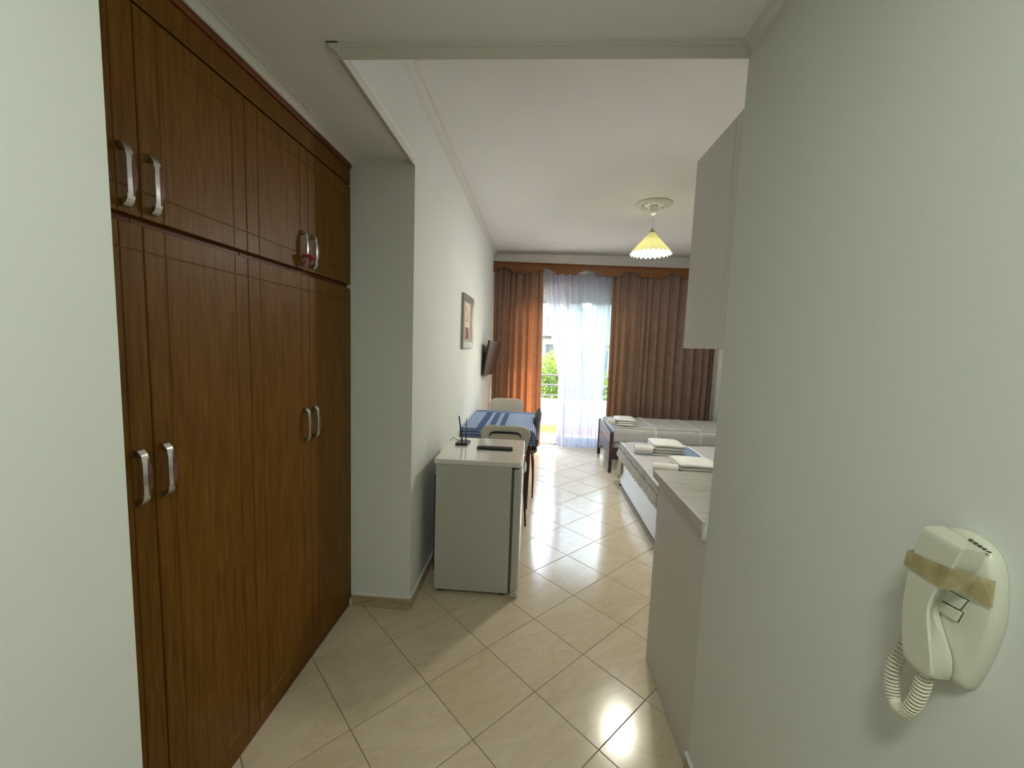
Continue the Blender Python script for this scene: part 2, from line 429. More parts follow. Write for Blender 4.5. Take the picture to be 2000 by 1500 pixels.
PE = [(0, -.01), (.036, -.01), (.036, .004), (.031, .007), (.031, .011), (.025, .013), (.025, .017), (.004, .030), (0, .030)]
struct('trim_5', MB().prism([(1.34 - o, ZL - d) for o, d in PE], 0, XL - .036, XH), M_CORN)
struct('trim_6', MB().prism([(XL - o, ZL - d) for o, d in PE], 1, 1.304, YP), M_CORN)
# baseboards of cut floor tile with a white top edge
def baseboard(name, axis, a, b, wall, sgn, h=.066, t=.009):
    top = MB()
    lo, hi = sorted((wall, wall + sgn * (t + .003)))
    (top.box(lo, hi, a, b, h, h + .012) if axis == 'y' else top.box(a, b, lo, hi, h, h + .012))
    root = struct(name, top, M_WTRIM, bevel=.002)
    lo, hi = sorted((wall, wall + sgn * t)); x = a
    while x < b - .002:
        e = min(b, x + .333)
        mb = MB()
        (mb.box(lo, hi, x + .0008, e - .0008, 0.0005, h) if axis == 'y' else mb.box(x + .0008, e - .0008, lo, hi, .0005, h))
        mb.build('skirting_tile', M_SKIRT, root, bevel=.001, seg=1); x = e
baseboard('baseboard_pillar', 'x', -.972, XL + .009, YP, -1)
baseboard('baseboard_left', 'y', YP + .001, YB, XL, 1)
baseboard('baseboard_hall_right', 'y', -.3, 1.345, XH, -1, .074)
baseboard('baseboard_far', 'x', DX1, XR, YB, -1)

# ---------------------------------------------------------------- balcony door
d1 = MB()
for x0, x1, z0, z1 in ((DX0, DX0 + .05, 0, DZ), (DX1 - .05, DX1, 0, DZ), (DX0, DX1, DZ - .05, DZ), (DX0, DX1, -.01, .022)):
    d1.box(x0, x1, 6.09, 6.19, z0, z1)
door = struct('door_1', d1, M_ALU, bevel=.004)
def leaf(x0, x1, y):
    f = MB(); z0, z1 = .025, DZ - .05; s_ = .065
    for a in ((x0, x0 + s_, z0, z1), (x1 - s_, x1, z0, z1), (x0, x1, z1 - s_, z1), (x0, x1, z0, z0 + .09)):
        f.box(a[0], a[1], y, y + .035, a[2], a[3])
    o = f.build('door_leaf', M_ALU, door, bevel=.004)
    B(x0 + s_ - .005, x1 - s_ + .005, y + .015, y + .021, z0 + .085, z1 - s_ + .005).build('pane', M_GLASS, o)
leaf(.35, 1.19, 6.10); leaf(.40, 1.20, 6.145)
sh = MB()
for k in range(5): sh.box(DX0 + .05, DX1 - .05, 6.195, 6.205, 2.10 + k * .046, 2.10 + k * .046 + .043)
sh.build('roller_shutter', M_SHUT, door, bevel=.004)
rod = empty('curtain_rod', (.5, 5.93, 2.36), 'thin white curtain rod seen through the top of the sheer curtain', 'curtain rod')
MB().tube([(.02, 5.96, 2.352), (1.2, 5.96, 2.352)], .011, 10).build('rail', M_ALU, rod, smooth=True)
for x in (.03, 1.19): MB().tube([(x, 5.96, 2.352), (x, 6.05, 2.352)], .007, 8).build('bracket', M_ALU, rod, smooth=True)

# ---------------------------------------------------------------- outside
M_BALT = mat('balcony_tile', (.40, .19, .075), .6)
M_PARA = mat('balcony_plaster', (.42, .40, .37), .85)
M_RAIL = mat('railing_paint', (.05, .05, .048), .5, .1)
fb = struct('floor_balcony', B(-2.2, 3.4, 6.25, 7.19, -.14, -.025), M_GROUT)
for i in range(10):
    for j in range(3):
        B(-.9 + i * .333 + .002, -.9 + (i + 1) * .333 - .002, 6.252 + j * .313 + .002, 6.252 + (j + 1) * .313 - .002, -.025, -.018).build('tile', M_BALT, fb)
pw = struct('wall_balcony', B(-2.2, 3.4, 7.19, 7.33, -.2, .53), M_PARA)
for i in range(10): B(-.9 + i * .333 + .001, -.9 + (i + 1) * .333 - .001, 7.178, 7.19, -.018, .075).build('skirting_tile', M_BALT, pw)
struct('ceiling_balcony', B(-2.2, 3.4, 6.25, 7.35, 2.75, 2.9), M_PARA)
rl = empty('balcony_railing', (.6, 7.26, .53), 'dark metal bar railing on top of the low white balcony wall', 'railing')
for z in (.60, .785, .957): MB().tube([(-2.1, 7.26, z), (3.3, 7.26, z)], .013, 8).build('rail_bar', M_RAIL, rl, smooth=True)
for x in (-2.05, -.7, 1.05, 2.4, 3.25): B(x - .015, x + .015, 7.245, 7.275, .53, .957).build('post', M_RAIL, rl)

M_GRASS = mat('grass_ground', (.16, .22, .06), .95)
LK(M_GRASS, ramp(M_GRASS, noise(M_GRASS, pos(M_GRASS), .8, 5), [(.35, (.06, .09, .02)), (.6, (.14, .14, .07))]), P(M_GRASS).inputs['Base Color'])
struct('ground', B(-60, 60, 7.4, 90, -4.2, -4.0), M_GRASS)
M_ROAD = mat('pale_paving', (.66, .65, .62), .9)
struct('path', B(-60, 60, 19.2, 21.0, -4.0, -3.97), M_ROAD)
M_LEAF = mat('leaves', (.12, .22, .03), .6)
out = [x for x in M_LEAF.node_tree.nodes if x.type == 'OUTPUT_MATERIAL'][0]
LK(M_LEAF, ramp(M_LEAF, noise(M_LEAF, pos(M_LEAF), 2.2, 3), [(.35, (.05, .075, .015)), (.55, (.14, .17, .025)), (.7, (.27, .27, .05))]), P(M_LEAF).inputs['Base Color'])
tl = N(M_LEAF, 'ShaderNodeBsdfTranslucent'); tl.inputs[0].default_value = (.16, .22, .03, 1)
mx = N(M_LEAF, 'ShaderNodeMixShader'); mx.inputs[0].default_value = .35
LK(M_LEAF, P(M_LEAF).outputs[0], mx.inputs[1]); LK(M_LEAF, tl.outputs[0], mx.inputs[2]); LK(M_LEAF, mx.outputs[0], out.inputs[0])
M_BARK = mat('bark', (.16, .11, .07), .9)
def tree(x, y, z0, ztop, r, n, label):
    t = empty('tree', (x, y, z0), label, 'tree')
    cz = ztop - r * 1.1
    tr = MB().tube([(x, y, z0), (x + .05, y, (z0 + cz) / 2), (x, y, cz + r * .4)], [.14, .10, .05], 8)
    for k in range(6):
        a = k * 1.05; tr.tube([(x, y, cz - r * .5), (x + cos(a) * r * .6, y + sin(a) * r * .6, cz + r * .3)], [.05, .015], 6)
    tr.build('trunk', M_BARK, t, smooth=True)
    fo = MB()
    for _ in range(n):
        u = Vector((random.gauss(0, 1), random.gauss(0, 1), random.gauss(0, 1))).normalized() * (random.random() ** .4)
        c = Vector((x, y, cz)) + Vector((u.x * r, u.y * r, u.z * r * 1.1))
        d = Vector((random.gauss(0, 1), random.gauss(0, 1), random.gauss(0, 1))).normalized()
        e = d.cross(Vector((.3, .5, .8))).normalized(); s_ = random.uniform(.05, .10)
        fo.add([c - d * s_, c + e * s_ * .45, c + d * s_, c - e * s_ * .45 + Vector((0, 0, .01))], [(0, 1, 2, 3)])
    f = fo.build('foliage', M_LEAF, t, normals=False); f['kind'] = 'stuff'
tree(.75, 14.2, -4, 1.35, 1.05, 3600, 'green leafy tree beyond the railing, seen in the open gap beside the sheer')
tree(3.2, 14.8, -4, .9, 1.0, 2600, 'leafy tree beyond the railing, behind the sheer curtain')
M_FAC = mat('pale_facade', (.30, .285, .28), .85); M_FAC2 = mat('balcony_band', (.16, .175, .185), .8)
M_WIN = mat('dark_window', (.05, .06, .07), .15); M_PINK = mat('pink_awning', (.30, .15, .13), .8)
def building(x0, x1, y, z0, z1, label, nb, nx):
    bd = empty('apartment_building', ((x0 + x1) / 2, y, z0), label, 'building')
    B(x0, x1, y, y + 6, z0, z1).build('facade', M_FAC, bd)
    st = (z1 - z0) / nb; w_ = (x1 - x0) / nx
    for k in range(nb):
        zz = z0 + k * st
        B(x0 - .02, x1 + .02, y - 1.0, y, zz + st * .86, zz + st * .93).build('balcony_slab', M_FAC2, bd)
        rm = MB()
        for q in range(5): rm.box(x0, x1, y - 1.0, y - .96, zz + st * .95 + q * .2, zz + st * .95 + q * .2 + .07)
        rm.build('balcony_rail', M_FAC2, bd)
        for i in range(nx):
            xx = x0 + i * w_
            wd = B(xx + w_ * .22, xx + w_ * .72, y - .03, y + .02, zz + st * .12, zz + st * .76).build('window', M_FAC2, bd)
            B(xx + w_ * .26, xx + w_ * .46, y - .035, y - .028, zz + st * .16, zz + st * .72).build('pane', M_WIN, wd)
            B(xx + w_ * .48, xx + w_ * .68, y - .035, y - .028, zz + st * .16, zz + st * .72).build('pane', M_WIN, wd)
            if (i + k) % 3 == 0: B(xx + w_ * .2, xx + w_ * .74, y - .5, y - .45, zz + st * .70, zz + st * .80).build('awning', M_PINK, bd)
building(-2.5, 1.6, 27, -4, 9, 'pale apartment building with balconies seen through the gap in the curtains', 4, 3)
building(1.9, 7.5, 25, -4, 8, 'pale apartment building with balconies seen through the sheer curtain', 4, 4)

# ---------------------------------------------------------------- curtains
def curtain(name, x0, x1, y, z0, z1, folds, amp, seed, m, label, cat='curtain', edge0=None, edge1=None, group=None, nv=30, gather=0.45, lean=0):
    rnd = random.Random(seed)
    fr = [(rnd.uniform(.8, 1.2), rnd.uniform(0, 6.28), rnd.uniform(.5, 1)) for _ in range(4)]
    wob = [rnd.uniform(-1, 1) for _ in range(12)]
    def ph(u):
        k = u * 10; i = int(k); t = k - i; a, b = wob[i], wob[i + 1]; t = t * t * (3 - 2 * t)
        return (a + (b - a) * t) * .9
    def fn(u, v_):
        z = z1 + (z0 - z1) * v_
        xa = x0 + (edge0(v_) if edge0 else 0); xb = x1 + (edge1(v_) if edge1 else 0)
        g = gather + (1 - gather) * min(1, v_ * 2.5)
        p = 2 * pi * folds * u + ph(u) * 2.2
        f = sin(p) * .75 + .35 * sin(2 * p + 1.1 + .5 * sin(3 * v_)) + .25 * sin(.37 * p + fr[0][1])
        top = sin(2 * pi * folds * 2.6 * u + fr[1][1]) * .35 * max(0, 1 - v_ * 4)
        x = xa + (xb - xa) * u + .22 * (xb - xa) / folds * cos(p) * g * .8
        return (x, y + amp * (f * g + top) + .006 * sin(9 * v_ + 6 * u), z + (.004 * sin(p) if v_ > .99 else 0))
    mb = MB().grid(fn, int(folds * 22), nv)
    o = mb.build(name, m, None, smooth=True, normals=False)
    return tag(o, label, cat, group)
curtain('curtain', XL + .012, .045, 5.83, .03, 2.56, 7, .036, 3, M_CURT, 'brown curtain left of the sheer, with orange sunlight glowing through its folds', edge1=lambda t: .05 * t)
curtain('curtain', 1.0, 2.375, 5.82, .03, 2.55, 12, .034, 11, M_CURT, 'wide brown curtain right of the sheer, behind the single bed', edge0=lambda t: .02 * t)
curtain('curtain', 2.375, 2.465, 5.87, .03, 2.55, 1.5, .02, 5, M_CURT, 'narrow strip of brown curtain at the right end, beside the wall socket')
def se0(t):      # left edge of the sheer is drawn aside towards the middle
    pts = [(0, 0), (.12, .03), (.3, .11), (.45, .20), (.6, .275), (.72, .28), (1, .30)]
    for (a, p), (b, q) in zip(pts, pts[1:]):
        if t <= b:
            k = (t - a) / (b - a); return p + (q - p) * k
    return pts[-1][1]
curtain('sheer_curtain', .045, 1.02, 5.92, .015, 2.5, 11, .026, 21, M_SHEER, 'white sheer curtain drawn over the balcony door', 'curtain', edge0=se0, edge1=lambda t: -.06 * t, nv=60, gather=.6)
# pelmet with scalloped lower edge
def pel_profile(x):
    per = .575; t = ((x - XL - .02) % per) / per
    if t < .43: return -.004 + .050 * abs(sin(pi * t / .43)) ** 0.7
    q = ((t - .43) / .19) % 1.0
    return -.004 - .022 * abs(sin(pi * q)) ** .8
px0, px1 = XL + .002, 2.50
pm = MB(); nP = 260; pyy = 5.74
for i in range(nP):
    a = px0 + (px1 - px0) * i / nP; b = px0 + (px1 - px0) * (i + 1) / nP
    ta = -.013 * (a - px0); tb = -.013 * (b - px0)
    za, zb = 2.487 + pel_profile(a) + ta, 2.487 + pel_profile(b) + tb
    n = len(pm.v)
    pm.v += [(a, pyy, za), (b, pyy, zb), (b, pyy, 2.60 + tb), (a, pyy, 2.60 + ta), (a, pyy + .018, za), (b, pyy + .018, zb), (b, pyy + .018, 2.60 + tb), (a, pyy + .018, 2.60 + ta)]
    pm.f += [(n, n + 1, n + 2, n + 3), (n + 7, n + 6, n + 5, n + 4), (n, n + 4, n + 5, n + 1), (n + 3, n + 2, n + 6, n + 7)]
pel = empty('curtain_pelmet', (.9, pyy, 2.48), 'brown wooden curtain pelmet with a scalloped lower edge across the far wall', 'pelmet')
pm.build('scalloped_board', M_PELM, pel)
tb_ = MB(); R0 = Matrix.Rotation(.013, 3, 'Y')
tb_.obox(((px0 + px1) / 2, pyy + .11, 2.60 - .013 * (px1 - px0) / 2), (px1 - px0, .25, .014), R0)
tb_.build('top_board', M_OAKR, pel)

# ---------------------------------------------------------------- wardrobe
XW = -.975
wr = empty('wardrobe', (-1.27, 1.34, 0), 'tall built-in oak wardrobe with eight grooved doors along the left side', 'wardrobe')
Y0, Y1 = .605, 2.103
car = MB()
car.box(-1.57, -1.55, Y0, Y1, 0, 2.35)
for y in (Y0, .968, 1.335, 1.702, Y1 - .018): car.box(-1.55, XW - .022, y, y + .018, .0, 2.35)
car.box(-1.55, XW - .0235, Y0 + .001, Y1 - .001, .04, .06).box(-1.549, XW - .0235, Y0 + .001, Y1 - .001, 1.745, 1.765).box(-1.549, XW - .0235, Y0 + .001, Y1 - .001, 2.33, 2.349)
car.build('carcass', M_OAKR, wr)
B(XW - .03, XW - .012, Y0, Y1, 0.001, .042).build('plinth', M_OAKR, wr)
B(XW - .02, XW - .001, Y0, Y1, 2.256, 2.332).build('fascia', M_OAK, wr, bevel=.002)
B(XW - .02, XW + .007, Y0, Y1, 2.334, 2.357).build('top_moulding', M_OAKR, wr, bevel=.004)
def door_panel(y0, y1, z0, z1, gy=.058, gz=.062):
    g = .0020; mb = B(XW - .02, XW - .0018, y0, y1, z0, z1)
    ys = [y0, y0 + gy, y1 - gy, y1]; zs = [z0, z0 + gz, z1 - gz, z1]
    for i in range(3):
        for j in range(3):
            a = ys[i] + (g / 2 if i else 0); b = ys[i + 1] - (g / 2 if i < 2 else 0)
            c = zs[j] + (g / 2 if j else 0); d = zs[j + 1] - (g / 2 if j < 2 else 0)
            e = .0015; xb, xf = XW - .0018, XW
            vs = [(xb, a, c), (xb, b, c), (xb, b, d), (xb, a, d), (xf, a + e, c + e), (xf, b - e, c + e), (xf, b - e, d - e), (xf, a + e, d - e)]
            mb.add(vs, [(4, 5, 6, 7), (0, 1, 5, 4), (1, 2, 6, 5), (2, 3, 7, 6), (3, 0, 4, 7)])
    return mb
def handle(parent, y, z):
    H = .064; mb = MB(); wd = .0095
    # feet
    for s_ in (-1, 1):
        rings = []
        for t, (xo, zo) in enumerate(((0, 1.0), (.012, .97), (.020, .86), (.0235, .72))):
            hh = .0085 if t < 2 else .006
            zc_ = z + s_ * H * zo
            rings.append([(XW + xo, y - wd, zc_ - hh), (XW + xo, y + wd, zc_ - hh), (XW + xo, y + wd, zc_ + hh), (XW + xo, y - wd, zc_ + hh)])
        mb.loft(rings)
    # flat strap, wider in the middle
    rings = []
    for k in range(15):
        t = -1 + 2 * k / 14; zz = z + t * H * .82; q = 1 - t * t; xo = .0205 + .006 * q; ww = wd * .75 + .0055 * q
        rings.append([(XW + xo, y - ww, zz), (XW + xo, y + ww, zz), (XW + xo + .0025, y + ww, zz), (XW + xo + .0025, y - ww, zz)])
    mb.loft(rings)
    hd_ = tag(mb.build('handle', M_CHROME, parent, bevel=.001), 'satin chrome handle with a brown polished inlay')
    rings = []
    for k in range(13):
        t = -1 + 2 * k / 12; zz = z + t * H * .76; q = 1 - t * t; xo = .0205 + .006 * (1 - (t * .93) ** 2) + .0023
        a = y + .0055 - .0065 * q; b = y + .0062 + .0060 * q
        rings.append([(XW + xo, a, zz), (XW + xo, b, zz), (XW + xo + .0008, b, zz), (XW + xo + .0008, a, zz)])
    HAND.append((MB().loft(rings), hd_))
HAND = []
ed = [Y0, .977, 1.344, 1.711, Y1]
for k in range(4):
    a, b = ed[k] + .0015, ed[k + 1] - .0015
    near = k % 2 == 0        # handles meet in the middle of each pair
    hy = (b - .045) if near else (a + .022)
    d_ = door_panel(a, b, .048, 1.742).build('door', M_OAK, wr)
    handle(d_, hy, 1.125 if k < 2 else 1.113)
    d_ = door_panel(a, b, 1.762, 2.248).build('door', M_OAK, wr)
    handle(d_, hy, 1.846)
for mb_i, hh in HAND: mb_i.build('inlay', M_INLAY, hh)
rb = empty('red_ribbon', (XW + .03, 1.665, 1.79), 'red ribbon tied round a chrome handle on the third upper wardrobe door', 'ribbon')
rbm = MB().tube([(XW + .010, 1.652, 1.812), (XW + .038, 1.648, 1.816), (XW + .044, 1.666, 1.812), (XW + .036, 1.682, 1.81), (XW + .010, 1.680, 1.812)], .0045, 8)
rbm.tube([(XW + .042, 1.66, 1.812), (XW + .02, 1.69, 1.80), (XW + .004, 1.705, 1.798)], .003, 6)
rbm.build('ribbon_knot', M_RED, rb, smooth=True)
tl_ = MB()
for y_, l_, t_ in ((1.648, .055, .014), (1.636, .040, .012)):
    tl_.add([(XW + .040, y_, 1.812), (XW + .036, y_ + t_, 1.812), (XW + .012, y_ + t_ - .004, 1.812 - l_), (XW + .016, y_ - .006, 1.808 - l_)], [(0, 1, 2, 3)])
tl_.build('ribbon_tail', M_RED, rb, solid=.001)

# ---------------------------------------------------------------- fridge and what stands on it
fr_ = empty('mini_fridge', (-.32, 2.54, 0), 'white under-counter fridge standing by the left wall', 'fridge')
B(-.553, -.112, 2.272, 2.80, .022, .786).build('body', M_FRIDGE, fr_, bevel=.006)
MB().prism([(-.562, 2.268), (-.072, 2.268), (-.062, 2.276), (-.053, 2.36), (-.050, 2.55), (-.053, 2.76), (-.060, 2.83), (-.562, 2.83)], 2, .786, .816).build('top', M_FTOP, fr_, bevel=.006, seg=3)
B(-.112, -.098, 2.285, 2.79, .03, .772).build('gasket', M_GASK, fr_)
dr = MB().prism([(-.098, 2.272), (-.068, 2.272), (-.060, 2.276), (-.054, 2.29), (-.052, 2.54), (-.054, 2.79), (-.060, 2.80), (-.098, 2.80)], 2, .024, .772).build('door', M_FRIDGE, fr_, bevel=.004)
MB().prism([(-.100, .012), (-.060, .004), (-.05, .018), (-.062, .04), (-.075, .052), (-.092, .034), (-.1, .03)], 1, 2.262, 2.292).build('hinge', M_FRIDGE, fr_, bevel=.004)
B(-.058, -.046, 2.70, 2.74, .62, .74).build('handle', M_FRIDGE, dr, bevel=.003)
for x in (-.52, -.15):
    for y in (2.31, 2.75): MB().lathe([(.016, 0), (.018, .006), (.014, .024)], (x, y), 14).build('foot', M_BLK, fr_, smooth=True)
B(-.575, -.553, 2.34, 2.76, .1, .70).build('back_grille', M_BLK, fr_)
rx, ry, rz = -.463, 2.64, .8162
ro = empty('wifi_router', (rx, ry, rz), 'small black router with two thin antennas on the fridge', 'router')
MB().prism([(rx - .042, ry - .05), (rx + .036, ry - .05), (rx + .045, ry + .055), (rx - .033, ry + .055)], 2, rz, rz + .016).build('case', M_BLK, ro, bevel=.004)
MB().tube([(rx + .005, ry - .048, rz + .012), (rx - .003, ry - .05, rz + .08), (rx - .02, ry - .052, rz + .195)], [.0055, .0055, .0045], 8).build('antenna', M_BLK, ro, smooth=True)
MB().tube([(rx + .012, ry + .05, rz + .012), (rx + .010, ry + .06, rz + .16)], [.004, .0025], 8).build('antenna', M_BLK, ro, smooth=True)
MB().tube([(rx - .02, ry + .05, rz + .008), (rx - .06, ry + .09, rz + .006), (rx - .09, ry + .15, rz + .005), (rx - .12, ry + .19, rz - .02), (rx - .13, ry + .20, .5)], .0022, 6).build('cable', M_BLK, ro, smooth=True)
re = empty('remote_control', (-.238, 2.535, .8162), 'long black remote control lying on the fridge', 'remote control')
B(-.352, -.124, 2.513, 2.557, .8162, .834).build('case', M_BLK, re, bevel=.006, seg=3)
M_BTN = mat('grey_buttons', (.10, .10, .11), .5)
bt = MB()
for k in range(14):
    for j in range(3): bt.box(-.338 + k * .014, -.330 + k * .014, 2.520 + j * .012, 2.527 + j * .012, .8335, .8355)
o = bt.build('buttons', M_BTN, re)

# ---------------------------------------------------------------- table, cloth and chairs
tbl = empty('dining_table', (-.32, 4.02, 0), 'small rectangular dining table under the blue striped cloth', 'table')
B(-.632, -.012, 3.53, 4.50, .705, .735).build('tabletop', M_TLEG, tbl, bevel=.003)
B(-.59, -.06, 3.57, 3.59, .63, .705).box(-.59, -.06, 4.44, 4.46, .63, .705).box(-.59, -.57, 3.59, 4.44, .63, .705).box(-.08, -.06, 3.59, 4.44, .63, .705).build('apron', M_TLEG, tbl)
for x, y in ((-.045, 3.60), (-.60, 3.60), (-.045, 4.43), (-.60, 4.43)):
    def sq(h, z, dx=0): return [(x + dx - h, y - h, z), (x + dx + h, y - h, z), (x + dx + h, y + h, z), (x + dx - h, y + h, z)]
    MB().loft([sq(.010, .001, .006), sq(.014, .18, .006), sq(.026, .42), sq(.027, .705)]).build('leg', M_TLEG, tbl, bevel=.003)
# cloth: rectangle draped over the edges (u across X, v along Y)
def cloth_fn(u_m, v_m):
    X0, X1, Ya, Yb, Z = -.635, -.006, 3.522, 4.508, .7375
    ov = .125
    x = X0 - .0 + u_m; y = Ya - ov + v_m; z = Z
    dy = dx = 0
    if y < Ya: dy = Ya - y
    if y > Yb: dy = y - Yb
    if x > X1: dx = x - X1
    drop = sqrt(dx * dx + dy * dy) if dx and dy else max(dx, dy)
    rip = .010 * sin(38 * u_m + 2 * sin(5 * u_m)) if dy else .010 * sin(30 * v_m)
    fl_ = min(1, drop / .05)
    if y < Ya: y = Ya - .006 - (.012 + rip + .02 * drop / ov) * fl_
    if y > Yb: y = Yb + .006 + (.012 + rip) * fl_
    if x > X1: x = X1 + .005 + (.010 + (rip if dy == 0 else .012) + .10 * dx) * fl_
    z = Z - drop * .97 + (.0012 * sin(23 * u_m + 11 * v_m) + .001 * sin(50 * v_m)) * (0 if drop else 1)
    return (x, y, z)
U_, V_ = .629 + .115, .986 + .25
mb = MB().grid(lambda u, v_: cloth_fn(u * U_, v_ * V_), 76, 124)
tc = mb.build('tablecloth', M_TCL, None, smooth=True, normals=False, solid=.0015)
tag(tc, 'blue tablecloth with white stripes draped over the table', 'tablecloth')
uvl = tc.data.uv_layers.new(name='UVMap')
for lp in tc.data.loops:
    i = lp.vertex_index; uvl.data[lp.index].uv = ((i % 77) / 76 * U_, (i // 77) / 124 * V_)

def rounded(wb, wt, z0, z1, r, n=6):          # outline in local x,z with rounded corners
    pts = []
    for cx, cz, a0 in ((wb - r, z0 + r, -90), (wt - r, z1 - r, 0), (-wt + r, z1 - r, 90), (-wb + r, z0 + r, 180)):
        for k in range(n + 1):
            a = radians(a0 + 90 * k / n); pts.append((cx + r * cos(a), cz + r * sin(a)))
    return pts
def make_chair(label, shell, edge, recess=True):
    t = empty('dining_chair', (0, 0, 0), label, 'chair', 'chairs round the dining table', local=True)
    # seat
    out_ = []
    for k in range(28):
        a = 2 * pi * k / 28; ca, sa = cos(a), sin(a)
        out_.append((.178 * abs(ca) ** .55 * (1 if ca > 0 else -1), .205 * abs(sa) ** .55 * (1 if sa > 0 else -1)))
    rings = [[(x * s_, y * s_, z) for x, y in out_] for s_, z in ((.86, .425), (.97, .430), (1, .442), (.985, .455), (.9, .458), (.5, .452))]
    MB().loft(rings).build('seat', shell, t, smooth=True)
    # back shell: curved outline, leaning back
    ol = rounded(.150, .200, .46, .835, .075)
    def yb(x, z, off): return -.175 - .055 * ((z - .46) / .375) + 1.1 * x * x * .9 + off
    fr1 = [(x, yb(x, z, .011), z) for x, z in ol]; bk1 = [(x, yb(x, z, -.011), z) for x, z in ol]
    ci = [(x * .93, z if False else .6475 + (z - .6475) * .95) for x, z in ol]
    fr2 = [(x, yb(x, z, .015), z) for x, z in ci]; bk2 = [(x, yb(x, z, -.015), z) for x, z in ci]
    def core(f, off):
        c2 = [(x * .5, .6475 + (z - .6475) * .5) for x, z in ol]
        return [(x, yb(x, z, off), z) for x, z in c2]
    mb_ = MB().loft([core(fr1, .015), fr2, fr1, bk1, bk2, core(bk1, -.015)])
    bkr = mb_.build('backrest', shell, t, smooth=True)
    # pale rim
    rim = MB(); n = len(ol); rr = []
    for i, (x, z) in enumerate(ol):
        rr.append([(x * 1.012, yb(x, z, .009), .6475 + (z - .6475) * 1.01), (x * 1.012, yb(x, z, -.009), .6475 + (z - .6475) * 1.01), (x, yb(x, z, 0), z)])
    rim.loft(rr + [rr[0]], caps=False); rim.build('rim', edge, bkr, smooth=True)
    if recess:
        pth = [(-.128, .752), (-.115, .773), (-.098, .783), (-.05, .787), (0, .788), (.05, .787), (.098, .783), (.115, .773), (.128, .752)]
        hr = MB().loft([[(x, yb(x, z, -.0175), z - .0095), (x, yb(x, z, -.0175), z + .0095), (x, yb(x, z, -.012), z + .0095), (x, yb(x, z, -.012), z - .0095)] for x, z in pth])
        hr.build('hand_slot', M_BLK, bkr)
    for sx in (-1, 1):
        MB().tube([(sx * .155, -.15, .43), (sx * .172, -.168, .24), (sx * .188, -.172, .0)], [.011, .010, .0075], 10).build('leg', M_DMET, t, smooth=True)
        MB().tube([(sx * .155, .15, .43), (sx * .172, .172, .24), (sx * .188, .185, .0)], [.011, .010, .0075], 10).build('leg', M_DMET, t, smooth=True)
        MB().tube([(sx * .12, -.165, .43), (sx * .12, -.192, .50), (sx * .12, -.2, .56)], .009, 8).build('back_support', M_DMET, t, smooth=True)
    MB().tube([(-.16, -.15, .418), (.16, -.15, .418)], .009, 8).tube([(-.16, .15, .418), (.16, .15, .418)], .009, 8).build('seat_frame', M_DMET, t, smooth=True)
    return t
ch = make_chair('greige plastic chair with a black hand slot, between fridge and table', M_CHAIR, M_CHEDGE)
ch.location = (-.222, 3.41, 0)
dup(ch, (-.33, 4.62, 0), pi, 'greige plastic chair at the far end of the table, by the curtain', 'chairs round the dining table')
ch2 = make_chair('charcoal leather chair pushed in at the aisle side of the table', M_LEATH, M_LEATH, False)
ch2.location = (-.155, 4.06, 0); ch2.rotation_euler = (0, 0, pi / 2)

# ---------------------------------------------------------------- picture and tv on the left wall
pc = empty('framed_picture', (XL, 3.70, 1.43), 'framed picture with beige and dark red print on the left wall', 'picture')
ya, yb_, za, zb_ = 3.44, 3.97, 1.435, 1.90
M_FRM = mat('dark_frame', (.035, .035, .032), .35, .2); M_SILV = mat('silver_frame', (.26, .26, .25), .32, .6)
M_MAT = mat('grey_mount', (.42, .39, .36), .8); M_BEI = mat('beige_print', (.74, .58, .42), .7); M_BRN = mat('brown_print', (.40, .24, .17), .7); M_DRED = mat('dark_red_print', (.22, .035, .03), .7)
def frame_piece(p0, p1, q0, q1, m):     # mitred member from outer p to inner q, (y,z)
    x0, x1 = XL + .001, XL + .024
    vs = [(x0, *p0), (x0, *p1), (x0, *q1), (x0, *q0), (x1, *p0), (x1, *p1), (x1 - .012, *q1), (x1 - .012, *q0)]
    MB().add(vs, [(0, 3, 2, 1), (4, 5, 6, 7), (0, 1, 5, 4), (1, 2, 6, 5), (2, 3, 7, 6), (3, 0, 4, 7)]).build('frame_side', m, pc)
fw_ = .055
O = [(ya, za), (yb_, za), (yb_, zb_), (ya, zb_)]; I = [(ya + fw_, za + fw_), (yb_ - fw_, za + fw_), (yb_ - fw_, zb_ - fw_), (ya + fw_, zb_ - fw_)]
for k, m in enumerate((M_SILV, M_FRM, M_FRM, M_SILV)): frame_piece(O[k], O[(k + 1) % 4], I[k], I[(k + 1) % 4], m)
B(XL + .001, XL + .008, ya + fw_, yb_ - fw_, za + fw_, zb_ - fw_).build('mount', M_MAT, pc)
pr_ = B(XL + .008, XL + .009, 3.60, 3.80, 1.62, 1.83).build('print', M_BEI, pc)
B(XL + .008, XL + .009, 3.58, 3.82, 1.51, 1.62).build('print', M_BRN, pc)
gp = MB()
for (y, z, a, b) in ((3.67, 1.60, .045, .018), (3.69, 1.57, .03, .04), (3.66, 1.53, .055, .014), (3.74, 1.55, .02, .035)):
    gp.prism([(y + a * cos(t * pi / 6), z + b * sin(t * pi / 6)) for t in range(12)], 0, XL + .009, XL + .0098)
gp.build('print_motif', M_DRED, pc)
g2 = MB()
for (y, z, a, b) in ((3.66, 1.78, .018, .03), (3.72, 1.72, .02, .05), (3.67, 1.68, .03, .012)):
    g2.prism([(y + a * cos(t * pi / 6), z + b * sin(t * pi / 6)) for t in range(12)], 0, XL + .009, XL + .0098)
g2.build('print_motif', M_BRN, pc)

tv = empty('wall_television', (-.55, 5.0, 1.1), 'black flat television tilted out on a wall bracket beside the curtain', 'television')
